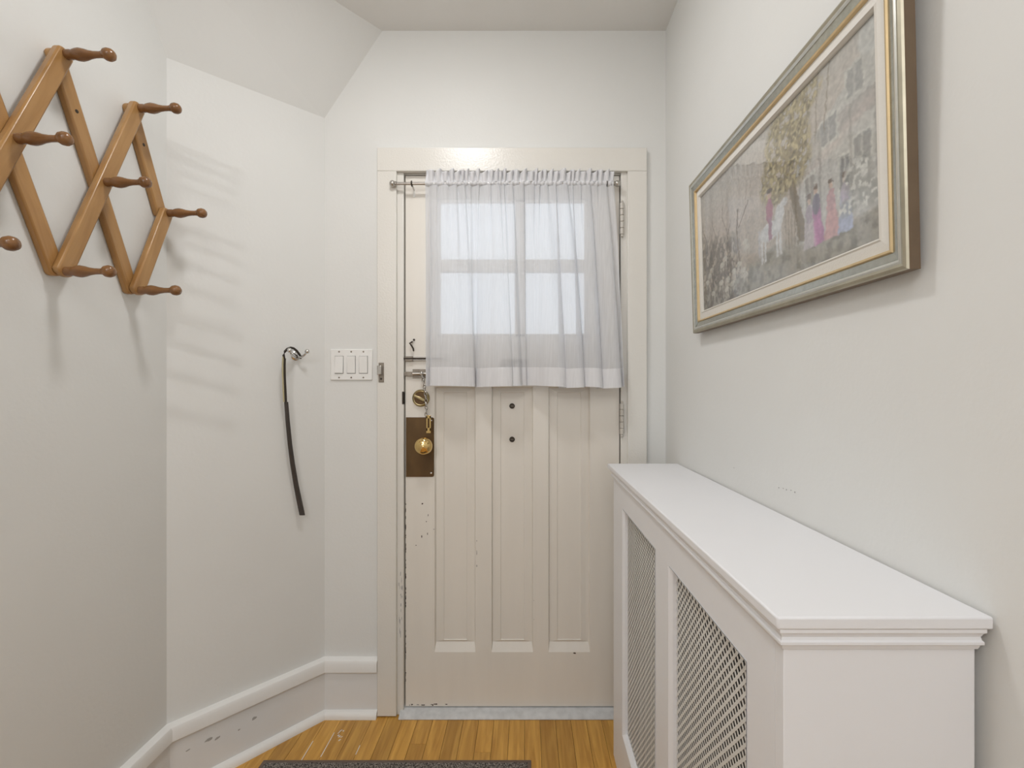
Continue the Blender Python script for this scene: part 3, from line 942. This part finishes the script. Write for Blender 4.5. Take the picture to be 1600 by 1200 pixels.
peg_prof = [(0, 0.0105), (0.012, 0.0108), (0.016, 0.0098), (0.019, 0.0112), (0.026, 0.0130), (0.034, 0.0138), (0.044, 0.0120), (0.054, 0.0090), (0.066, 0.0072), (0.080, 0.0068), (0.084, 0.0078), (0.0855, 0.0070), (0.087, 0.0095), (0.092, 0.0130), (0.099, 0.0140), (0.106, 0.0120), (0.110, 0.0075), (0.1115, 0.001)]
peg = obj('peg', MB().lathe(peg_prof, (0, 0, 0), (1, 0, 0), 20), M['peg'], rk, smooth=50, local=True)
used = {'full': False, 'half': False, 'peg': False}
def put(kind, src, loc, rot):
    if not used[kind]:
        used[kind] = True
        src.location = loc
        src.rotation_euler = rot
        return src
    return dup(src, rk, loc, rot)
def put_bar(kind, src, yc, zc, front, direction):
    x = BTh if front else 0.0
    return put(kind, src, (x, yc - YM, zc - zM), (-th_ * direction, 0, 0))
backs = []
centres = [YM - 2 * PT_, YM - PT_, YM]
for yc in centres:
    put_bar('full', full, yc, zM, True, 1)      # front: leans away from the viewer at the top
    backs.append(put_bar('full', full, yc, zM, False, -1))
q4 = hz / 2
backs.append(put_bar('half', half, YM + 0.75 * PT_, zM + q4, False, -1))
put_bar('half', half, YM + 0.75 * PT_, zM - q4, True, 1)
put_bar('half', half, centres[0] - 0.75 * PT_, zM + q4, True, 1)
put_bar('half', half, centres[0] - 0.75 * PT_, zM - q4, False, -1)
pegs = [(yc, zM) for yc in centres] + [(YM + PT_, zM), (centres[0] - PT_, zM)]
pegs += [(yc + PT_ / 2, z) for yc in centres for z in (zT,)] + [(centres[0] - PT_ / 2, zT)]
pegs += [(yc - PT_ / 2, zB) for yc in centres] + [(YM + PT_ / 2, zB)]
for y, z in pegs:
    put('peg', peg, (2 * BTh - 0.001, y - YM, z - zM), (0, 0, 0))
hole = MB().lathe([(0, 0.0045), (0.0006, 0.0040)], (BTh, 0, 0), (1, 0, 0), 14)
for b_, zz in ((backs[2], 0.155), (backs[3], 0.045)):
    hm = obj('screw_head', hole, M['bronze'], b_, local=True)
    hm.location = (0, 0, zz)

# ------------------------------------------------------------------ framed picture on the right wall
PW, PH = 0.785, 0.446
pic = bpy.data.objects.new('framed_picture', None)
COL.objects.link(pic)
pic.empty_display_size = 0.05
tag(pic, 'framed country scene print with gold and silver moulding, glazed, on right wall', 'picture')
ex_ = Matrix(((0, 0, -1), (-1, 0, 0), (0, 1, 0))).to_4x4()
rot = ex_ @ Matrix.Rotation(R(1.9), 4, 'X') @ Matrix.Rotation(R(-0.75), 4, 'Z')
# local origin = middle of the bottom edge at the back
org = Vector((0.5225, (1.393 + 0.612) / 2, EYE + 0.1655))
pic.matrix_world = Matrix.Translation(org) @ rot
bpy.context.view_layer.update()
def ploc(mb):
    mb.v = [(v[0], v[1] + PH / 2, v[2]) for v in mb.v]
    return mb
FT = 0.0180
mb = MB()
ring(mb, PW, PH, 0, 0, 0, FT - 0.003)
ring(mb, PW, PH, 0, 0, 0.046, 0)
obj('frame_side', ploc(mb), M['frame_brown'], pic, local=True)
mb = MB()
ring(mb, PW, PH, 0, FT - 0.003, 0.002, FT - 0.0005)
ring(mb, PW, PH, 0.002, FT - 0.0005, 0.006, FT + 0.001)
ring(mb, PW, PH, 0.006, FT + 0.001, 0.010, FT - 0.0005)
obj('frame_outer', ploc(mb), M['frame_bronze'], pic, local=True)
mb = MB()
ring(mb, PW, PH, 0.010, FT - 0.0005, 0.013, FT + 0.0003)
ring(mb, PW, PH, 0.013, FT + 0.0003, 0.0165, FT - 0.0015)
obj('frame_ridge', ploc(mb), M['frame_silver'], pic, local=True)
mb = MB()
ring(mb, PW, PH, 0.0165, FT - 0.0015, 0.0175, FT - 0.003)
ring(mb, PW, PH, 0.0175, FT - 0.003, 0.0300, FT - 0.006)
obj('frame_band', ploc(mb), M['frame_grey'], pic, local=True)
mb = MB()
ring(mb, PW, PH, 0.0300, FT - 0.006, 0.0315, FT - 0.0035)
ring(mb, PW, PH, 0.0315, FT - 0.0035, 0.0350, FT - 0.0045)
ring(mb, PW, PH, 0.0350, FT - 0.0045, 0.0365, FT - 0.010)
obj('gold_fillet', ploc(mb), M['frame_gold'], pic, local=True)
mb = MB()
ring(mb, PW, PH, 0.0365, FT - 0.010, 0.0530, FT - 0.008)
obj('liner', ploc(mb), M['liner'], pic, local=True, label='off-white cloth liner')
mb = MB()
ring(mb, PW, PH, 0.0530, FT - 0.008, 0.0555, FT - 0.0065)
ring(mb, PW, PH, 0.0555, FT - 0.0065, 0.0590, FT - 0.0105)
ring(mb, PW, PH, 0.0590, FT - 0.0105, 0.0600, FT - 0.0135)
obj('inner_lip', ploc(mb), M['lip'], pic, local=True)
obj('backing', MB().box((-PW / 2 + 0.004, 0.004, 0.0005), (PW / 2 - 0.004, PH - 0.004, 0.002)), M['frame_brown'], pic, local=True)
obj('bumper', MB().cyl((-PW / 2 + 0.03, 0.02, -0.007), (-PW / 2 + 0.03, 0.02, 0.001), 0.006, 12), M['dark'], pic, local=True)
obj('bumper', MB().cyl((PW / 2 - 0.03, 0.02, -0.007), (PW / 2 - 0.03, 0.02, 0.001), 0.006, 12), M['dark'], pic, local=True)
# the print: flat coloured sheet, its image painted point by point
NX, NY = 340, 190
sw_, sh_ = PW - 0.116, PH - 0.116
def vnoise(fx, fy, seed):
    g = np.random.RandomState(seed).rand(fy + 2, fx + 2)
    yy, xx = np.linspace(0, fy, NY), np.linspace(0, fx, NX)
    yi, xi = np.clip(yy.astype(int), 0, fy), np.clip(xx.astype(int), 0, fx)
    ty, tx = (yy - yi)[:, None], (xx - xi)[None, :]
    ty, tx = ty * ty * (3 - 2 * ty), tx * tx * (3 - 2 * tx)
    a, b = g[yi][:, xi], g[yi][:, xi + 1]
    c, d = g[yi + 1][:, xi], g[yi + 1][:, xi + 1]
    return (a * (1 - tx) + b * tx) * (1 - ty) + (c * (1 - tx) + d * tx) * ty
U, V = np.meshgrid(np.linspace(0, 1, NX), np.linspace(0, 1, NY))   # V from the top down
img = np.zeros((NY, NX, 3))
def c3(r, g, b):
    return np.array([r, g, b], float)
def lay(mask, col):
    mask = np.clip(mask, 0, 1)[..., None]
    img[:] = img * (1 - mask) + col * mask
def ell(cx, cy, rx, ry, soft=0.25):
    d = ((U - cx) / rx) ** 2 + ((V - cy) / ry) ** 2
    return np.clip((1 - d) / soft, 0, 1)
def quad(x0, x1, y0, y1, soft=0.006):
    return np.clip(np.minimum(np.minimum(U - x0, x1 - U), np.minimum(V - y0, y1 - V)) / soft + 0.5, 0, 1)
n1, n2, n3, n4 = vnoise(14, 9, 1), vnoise(45, 26, 2), vnoise(110, 60, 3), vnoise(60, 12, 4)
lay(np.ones((NY, NX)), c3(196, 188, 180))
lay((V - 0.05) / 0.5, c3(200, 182, 168))
hill = 0.40 + 0.05 * np.sin(U * 6) + 0.03 * n1
lay(np.clip((V - hill) / 0.03, 0, 1) * 0.6, c3(178, 164, 148))
gr = 0.78 + 0.03 * np.sin(U * 9) + 0.03 * n1
lay(np.clip((V - gr) / 0.06, 0, 1) * 0.8, c3(160, 152, 138))
lay(np.clip((V - gr) / 0.06, 0, 1) * np.clip((n2 - 0.5) * 3, 0, 1) * 0.6, c3(112, 106, 88))
# house on the right: walls, gable roofs, beams, windows
roofline = 0.40 - (U - 0.66) * 0.9
hm_ = np.clip((U - 0.68) / 0.01, 0, 1) * np.clip((V - roofline) / 0.02, 0, 1) * np.clip((0.86 - V) / 0.02, 0, 1)
lay(hm_ * 0.9, c3(198, 194, 188))
lay(quad(0.70, 1.0, 0.30, 0.40) * np.clip((U - 0.70) * 8, 0, 1), c3(180, 172, 166))
lay(np.clip(1 - np.abs(V - (0.52 - (U - 0.68) * 0.55)) / 0.05, 0, 1) * np.clip((U - 0.68) / 0.01, 0, 1) * 0.6, c3(206, 190, 182))
for x0, x1, y0, y1, cc in ((0.80, 0.86, 0.28, 0.40, (162, 158, 156)), (0.90, 0.95, 0.14, 0.27, (166, 162, 158)), (0.87, 0.90, 0.52, 0.70, (142, 138, 134)), (0.73, 0.77, 0.50, 0.66, (158, 150, 142)), (0.92, 0.97, 0.48, 0.62, (152, 148, 144))):
    lay(quad(x0 - 0.008, x1 + 0.008, y0 - 0.014, y1 + 0.014), c3(206, 202, 194))
    lay(quad(x0, x1, y0, y1), c3(*cc))
    lay(quad((x0 + x1) / 2 - 0.002, (x0 + x1) / 2 + 0.002, y0, y1), c3(200, 196, 188))
for x_ in (0.70, 0.79, 0.905, 0.985):
    lay(quad(x_, x_ + 0.008, 0.30, 0.82) * 0.6, c3(150, 142, 134))
lay(ell(0.985, 0.06, 0.05, 0.10) * 0.8, c3(206, 204, 200))
# golden tree with trunk
trunk = np.clip((0.014 + 0.01 * V - np.abs(U - (0.69 - 0.03 * np.sin(V * 5)))) / 0.006, 0, 1) * np.clip((0.84 - V) / 0.02, 0, 1)
lay(trunk, c3(128, 110, 84))
for s_, cx, cy, rx, ry in ((5, .64, .20, .13, .24), (6, .58, .36, .10, .15), (7, .69, .34, .08, .18), (8, .68, .06, .14, .12), (9, .60, .46, .09, .08)):
    m_ = ell(cx, cy, rx, ry, 0.5) * np.clip((n2 + n3 - 0.60) * 4, 0, 1)
    lay(m_ * 0.9, c3(150, 132, 92))
    lay(m_ * np.clip((n3 - 0.55) * 5, 0, 1), c3(188, 172, 128))
    lay(m_ * np.clip((0.36 - n3) * 6, 0, 1), c3(104, 92, 62))
for k in range(7):
    x_ = 0.60 + 0.035 * k
    lay(np.clip((0.004 - np.abs(U - x_ - 0.06 * (0.4 - V) * (k - 3) * 0.4)) / 0.003, 0, 1) * np.clip((0.36 - V) / 0.05, 0, 1) * 0.6, c3(132, 116, 92))
# thicket and hounds at the left
th_m = np.clip((V - 0.34 - 0.5 * U) / 0.10, 0, 1) * np.clip((0.36 - U) / 0.06, 0, 1)
lay(th_m * np.clip((n2 * 0.6 + n4 * 0.6 - 0.42) * 4, 0, 1) * 0.85, c3(112, 98, 82))
lay(th_m * np.clip((0.42 - n3) * 5, 0, 1) * 0.6, c3(80, 70, 58))
for k in range(9):
    x_ = 0.03 + 0.032 * k
    lay(np.clip((0.004 - np.abs(U - x_ - 0.02 * np.sin(V * 17 + k * 2))) / 0.003, 0, 1) * np.clip((V - 0.22 - 0.15 * ((k * 7) % 3)) / 0.05, 0, 1) * np.clip((0.7 - V) / 0.1, 0, 1) * 0.7, c3(108, 94, 76))
lay(np.clip((0.007 - np.abs(U - 0.335 - 0.012 * np.sin(V * 9))) / 0.004, 0, 1) * quad(0.2, 0.5, 0.36, 0.80), c3(122, 104, 84))
lay(np.clip((0.006 - np.abs(U - 0.335 - (0.50 - V) * 0.55)) / 0.004, 0, 1) * quad(0.3, 0.5, 0.36, 0.50), c3(122, 104, 84))
rr2 = np.random.RandomState(9)
for k in range(16):
    hx, hy = 0.04 + 0.36 * rr2.rand(), 0.62 + 0.30 * rr2.rand()
    lay(ell(hx, hy, 0.020, 0.022), c3(206, 198, 184))
    lay(ell(hx + 0.018, hy - 0.028, 0.008, 0.014), c3(196, 180, 160))
    for dx in (-0.014, -0.006, 0.008, 0.014):
        lay(quad(hx + dx - 0.002, hx + dx + 0.002, hy, hy + 0.055, 0.003) * 0.9, c3(196, 186, 172))
# pale horse with a rider in a rose coat
horse = c3(212, 208, 206)
lay(ell(0.545, 0.665, 0.068, 0.062), horse)
lay(ell(0.600, 0.600, 0.026, 0.072), horse)
lay(ell(0.622, 0.545, 0.024, 0.026), horse)
for x_ in (0.495, 0.515, 0.585, 0.603):
    lay(quad(x_ - 0.006, x_ + 0.006, 0.66, 0.85), horse)
lay(quad(0.474, 0.484, 0.62, 0.80) * 0.8, c3(188, 184, 186))
lay(ell(0.545, 0.535, 0.022, 0.085), c3(172, 108, 122))
lay(quad(0.538, 0.556, 0.58, 0.72), c3(160, 116, 130))
lay(ell(0.547, 0.435, 0.012, 0.024), c3(200, 168, 148))
lay(ell(0.547, 0.410, 0.017, 0.016), c3(96, 80, 70))
# gate posts, people by the house
lay(quad(0.63, 0.70, 0.60, 0.84) * np.clip((np.sin(U * 420) + 0.3), 0, 1) * 0.7, c3(148, 134, 114))
for cx, top, sk, tp in ((0.775, 0.60, (182, 122, 160), (120, 108, 120)), (0.745, 0.63, (198, 186, 186), (176, 160, 168)), (0.835, 0.62, (206, 160, 158), (198, 156, 156)), (0.885, 0.63, (178, 182, 204), (190, 176, 190))):
    lay(np.clip((0.010 + (V - top) * 0.085 - np.abs(U - cx)) / 0.005, 0, 1) * quad(0, 1, top + 0.06, 0.89), c3(*sk))
    lay(ell(cx, top + 0.075, 0.016, 0.058), c3(*tp))
    lay(ell(cx, top, 0.009, 0.020), c3(206, 178, 160))
    lay(ell(cx, top - 0.018, 0.011, 0.012), c3(120, 100, 84))
lay(quad(0.762, 0.790, 0.76, 0.89) * 0.5, c3(206, 132, 180))
# white flowering bushes by the wall
for cx, cy, rx, ry in ((0.93, 0.66, 0.06, 0.10), (0.97, 0.76, 0.05, 0.08), (0.89, 0.78, 0.04, 0.05)):
    m_ = ell(cx, cy, rx, ry, 0.6)
    lay(m_ * 0.5, c3(156, 152, 142))
    lay(m_ * np.clip((n3 - 0.48) * 6, 0, 1), c3(216, 212, 204))
wx = (vnoise(70, 40, 31) - 0.5) * 0.006 + (vnoise(150, 90, 32) - 0.5) * 0.005
wy = (vnoise(70, 40, 33) - 0.5) * 0.009 + (vnoise(150, 90, 34) - 0.5) * 0.008
xi_ = np.clip(((U + wx) * (NX - 1)).round().astype(int), 0, NX - 1)
yi_ = np.clip(((V + wy) * (NY - 1)).round().astype(int), 0, NY - 1)
img = img[yi_, xi_]                                   # loose brush edges
n5 = vnoise(200, 100, 35)
img = img * (1 + 0.12 * (n3 - 0.5) + 0.10 * (n5 - 0.5))[..., None]
img = 184 + (img - 178) * 0.95
grey = img.mean(axis=2, keepdims=True)
img = np.clip(img, 0, 255)
lin = np.where(img / 255 <= 0.04045, img / 255 / 12.92, ((img / 255 + 0.055) / 1.055) ** 2.4)
xs = np.linspace(-sw_ / 2, sw_ / 2, NX)
ys = np.linspace(sh_ / 2, -sh_ / 2, NY)
rows = [[(float(x), float(y) + PH / 2, 0.0035) for x in xs] for y in ys]
pr = MB().strip(rows)
pm = bpy.data.materials.new('print_ink')
pm.use_nodes = True
va = pm.node_tree.nodes.new('ShaderNodeVertexColor')
va.layer_name = 'ink'
pb = pm.node_tree.nodes['Principled BSDF']
pb.inputs['Roughness'].default_value = 0.7
pm.node_tree.links.new(va.outputs[0], pb.inputs['Base Color'])
po = obj('print', pr, pm, pic, local=True, fix=False, label='faded country scene print with rider, hounds and house')
ca_ = po.data.color_attributes.new('ink', 'FLOAT_COLOR', 'POINT')
ca_.data.foreach_set('color', np.concatenate([lin, np.ones((NY, NX, 1))], axis=2).reshape(-1).astype(np.float32))
for p in po.data.polygons:
    p.use_smooth = False
obj('glazing', MB().box((-sw_ / 2, PH / 2 - sh_ / 2, 0.0045), (sw_ / 2, PH / 2 + sh_ / 2, 0.006)), M['picture_glass'], pic, local=True)

# ------------------------------------------------------------------ radiator cover
RX0, RX1 = 0.296, 0.516
RY0, RY1 = 0.530, 1.560
RZ = 0.9780
cv = root('radiator_cover', (0.41, 1.04, 0))
tag(cv, 'white wooden radiator cover with two perforated grilles along the right wall', 'radiator cover')
TT = 0.0145
obj('top', MB().box((0.2835, 0.520, RZ - TT), (XR - 0.0035, 1.605, RZ)), M['cover'], cv, bevel=0.0025, seg=3)
# moulding under the top: profile swept along the front, near end and far end
zt = RZ - TT
prof = [(0, 0), (0.0085, 0), (0.0085, -0.004), (0.0060, -0.0065), (0.0042, -0.0105), (0.0050, -0.0140), (0.0068, -0.0155), (0.0068, -0.0185), (0.0040, -0.0205), (0.0022, -0.0255), (0, -0.0265)]
def mpath(o):
    return [(RX1 + 0.0 + o * 0.7, RY0 - o), (RX0 - o, RY0 - o), (RX0 - o, RY1 + o), (RX1, RY1 + o)]
rows = []
for k in range(4):
    rows.append([(mpath(o_)[k][0], mpath(o_)[k][1], zt + z_) for o_, z_ in prof])
mb = MB().strip(rows)
mb.add(rows[0], [tuple(range(len(prof)))])
obj('cornice_moulding', mb, M['cover'], cv, smooth=20)
FTk = 0.018
ZT, ZB0 = zt, 0.0
OPT, OPB = 0.870, 0.176        # opening top / bottom
ops = [(1.055, 1.412), (0.618, 0.955)]
def cbox(name, x0, x1, y0, y1, z0, z1, bev=0.0006):
    return obj(name, MB().box((x0, y0, z0), (x1, y1, z1)), M['cover'], cv, bevel=bev)
cbox('end_panel', RX0, RX1, RY0, RY0 + FTk, 0, ZT)
cbox('end_panel', RX0, RX1, RY1 - FTk, RY1, 0, ZT)
obj('face_frame', MB().box((RX0, RY0 + FTk, OPT), (RX0 + FTk, RY1 - FTk, ZT)).box((RX0, RY0 + FTk, 0), (RX0 + FTk, RY1 - FTk, OPB))
    .box((RX0, ops[0][1], OPB), (RX0 + FTk, RY1 - FTk, OPT)).box((RX0, ops[1][1], OPB), (RX0 + FTk, ops[0][0], OPT)).box((RX0, RY0 + FTk, OPB), (RX0 + FTk, ops[1][0], OPT)), M['cover'], cv)
# bevelled stops round each opening, and the lattice
for y0, y1 in ops:
    mb = MB()
    def rect(i, x):
        return [(x, y0 + i, OPB + i), (x, y1 - i, OPB + i), (x, y1 - i, OPT - i), (x, y0 + i, OPT - i)]
    A_, B_, C_ = rect(-0.0005, RX0 - 0.0012), rect(0.007, RX0 + 0.006), rect(0.008, RX0 + 0.016)
    mb.add(A_ + B_ + C_, [(k, (k + 1) % 4, 4 + (k + 1) % 4, 4 + k) for k in range(4)] + [(4 + k, 4 + (k + 1) % 4, 8 + (k + 1) % 4, 8 + k) for k in range(4)])
    obj('opening_bead', mb, M['cover'], cv)
    gx = RX0 + 0.0135
    gy0, gy1, gz0, gz1 = y0 + 0.002, y1 - 0.002, OPB + 0.002, OPT - 0.002
    vs_, hs_ = 0.0182, 0.0156
    sl = vs_ / hs_
    mb = MB()
    for sgn, xo in ((-1, 0.0), (1, 0.0004)):
        m_ = sl * sgn
        nrm = math.hypot(1, m_)
        hw = 0.0024
        # z = m*y + k*vs
        kmin = math.floor((gz0 - max(m_ * gy0, m_ * gy1)) / vs_) - 1
        kmax = math.ceil((gz1 - min(m_ * gy0, m_ * gy1)) / vs_) + 1
        for k in range(kmin, kmax + 1):
            cc = k * vs_
            ya, yb = sorted(((gz0 - cc) / m_, (gz1 - cc) / m_))
            ya, yb = max(ya, gy0), min(yb, gy1)
            if yb - ya < 0.002:
                continue
            d_ = Vector((0, 1, m_)) / nrm
            n_ = Vector((0, -m_, 1)) / nrm * hw
            a_ = Vector((gx + xo, ya, m_ * ya + cc))
            b_ = Vector((gx + xo, yb, m_ * yb + cc))
            mb.prism([a_ - n_, b_ - n_, b_ + n_, a_ + n_], (0.0004, 0, 0))
    g_ = obj('grille', mb, M['grille'], cv, fix=False, label='white perforated diagonal lattice grille')
    g_['kind'] = 'stuff'

# the radiator glimpsed inside
ra = root('radiator', (0.42, 1.06, 0))
tag(ra, 'silver column radiator glimpsed inside through the perforated white grilles', 'radiator')
sec = obj('section', MB().box((0.345 - 0.42, -0.0185, 0.10), (0.378 - 0.42, 0.0185, 0.80)).box((0.412 - 0.42, -0.0185, 0.10), (0.445 - 0.42, 0.0185, 0.80))
          .box((0.350 - 0.42, -0.016, 0.76), (0.44 - 0.42, 0.016, 0.80)).box((0.350 - 0.42, -0.016, 0.10), (0.44 - 0.42, 0.016, 0.14)), M['rad'], ra, bevel=0.010, local=True)
for k in range(14):
    y = -0.39 + 0.06 * k
    if k == 0:
        sec.location = (0, y, 0)
    else:
        dup(sec, ra, (0, y, 0))
obj('pipe', MB().cyl((0.395, 0.65, 0.78), (0.395, 1.47, 0.78), 0.016, 12), M['rad'], ra, smooth=40)
obj('pipe', MB().cyl((0.395, 0.65, 0.12), (0.395, 1.47, 0.12), 0.016, 12), M['rad'], ra, smooth=40)
obj('foot', MB().box((0.355, 0.655, 0), (0.43, 0.685, 0.11)), M['rad'], ra, bevel=0.006)
obj('foot', MB().box((0.355, 1.435, 0), (0.43, 1.465, 0.11)), M['rad'], ra, bevel=0.006)

# ------------------------------------------------------------------ door mat
mx0, mx1, my0, my1 = -0.873, 0.017, 0.93, 1.533
dm = root('door_mat', ((mx0 + mx1) / 2, (my0 + my1) / 2, 0))
tag(dm, 'dark speckled door mat with brown rubber edge on the oak floor', 'door mat')
bw_ = 0.012
mb = MB()
mb.prism([(mx0, my0, 0), (mx1, my0, 0), (mx1, my1, 0), (mx0, my1, 0)], (0, 0, 0.004))
obj('mat_edge', mb, M['mat_border'], dm, bevel=0.002)
nx_, ny_ = 150, 100
rp = np.random.RandomState(2)
hz_ = 0.0058 + 0.0045 * rp.rand(ny_, nx_)
rows = []
for j in range(ny_):
    rows.append([(mx0 + bw_ + (mx1 - mx0 - 2 * bw_) * i / (nx_ - 1), my0 + bw_ + (my1 - my0 - 2 * bw_) * j / (ny_ - 1), 0.0042 if i in (0, nx_ - 1) or j in (0, ny_ - 1) else float(hz_[j, i])) for i in range(nx_)])
o = obj('pile', MB().strip(rows), M['pile'], dm, fix=False)
o['kind'] = 'stuff'

# ------------------------------------------------------------------ ceiling lamp of the entry (above the frame)
lx, ly = -0.30, 1.00
lp = root('ceiling_lamp', (lx, ly, CZ))
tag(lp, 'shallow round white flush ceiling lamp above the entry', 'lamp')
obj('canopy', MB().lathe([(0, 0.118), (0.030, 0.118), (0.034, 0.112), (0.034, 0.05)], (lx, ly, CZ), (0, 0, -1), 28), M['globe_base'], lp, smooth=40)
obj('diffuser', MB().lathe([(0.0345, 0.100), (0.040, 0.094), (0.046, 0.078), (0.050, 0.055), (0.052, 0.028), (0.0525, 0.001)], (lx, ly, CZ), (0, 0, -1), 28), emit_mat('lamp_globe', (1.0, 0.99, 0.985, 1), LAMP), lp, smooth=True)

# ------------------------------------------------------------------ outside the door
o = obj('ground_outside', MB().box((-15, D + TH + 0.02, -0.3), (15, 40, -0.15)), M['ground'])
tag(o, 'pale ground outside beyond the door window', kind='structure')
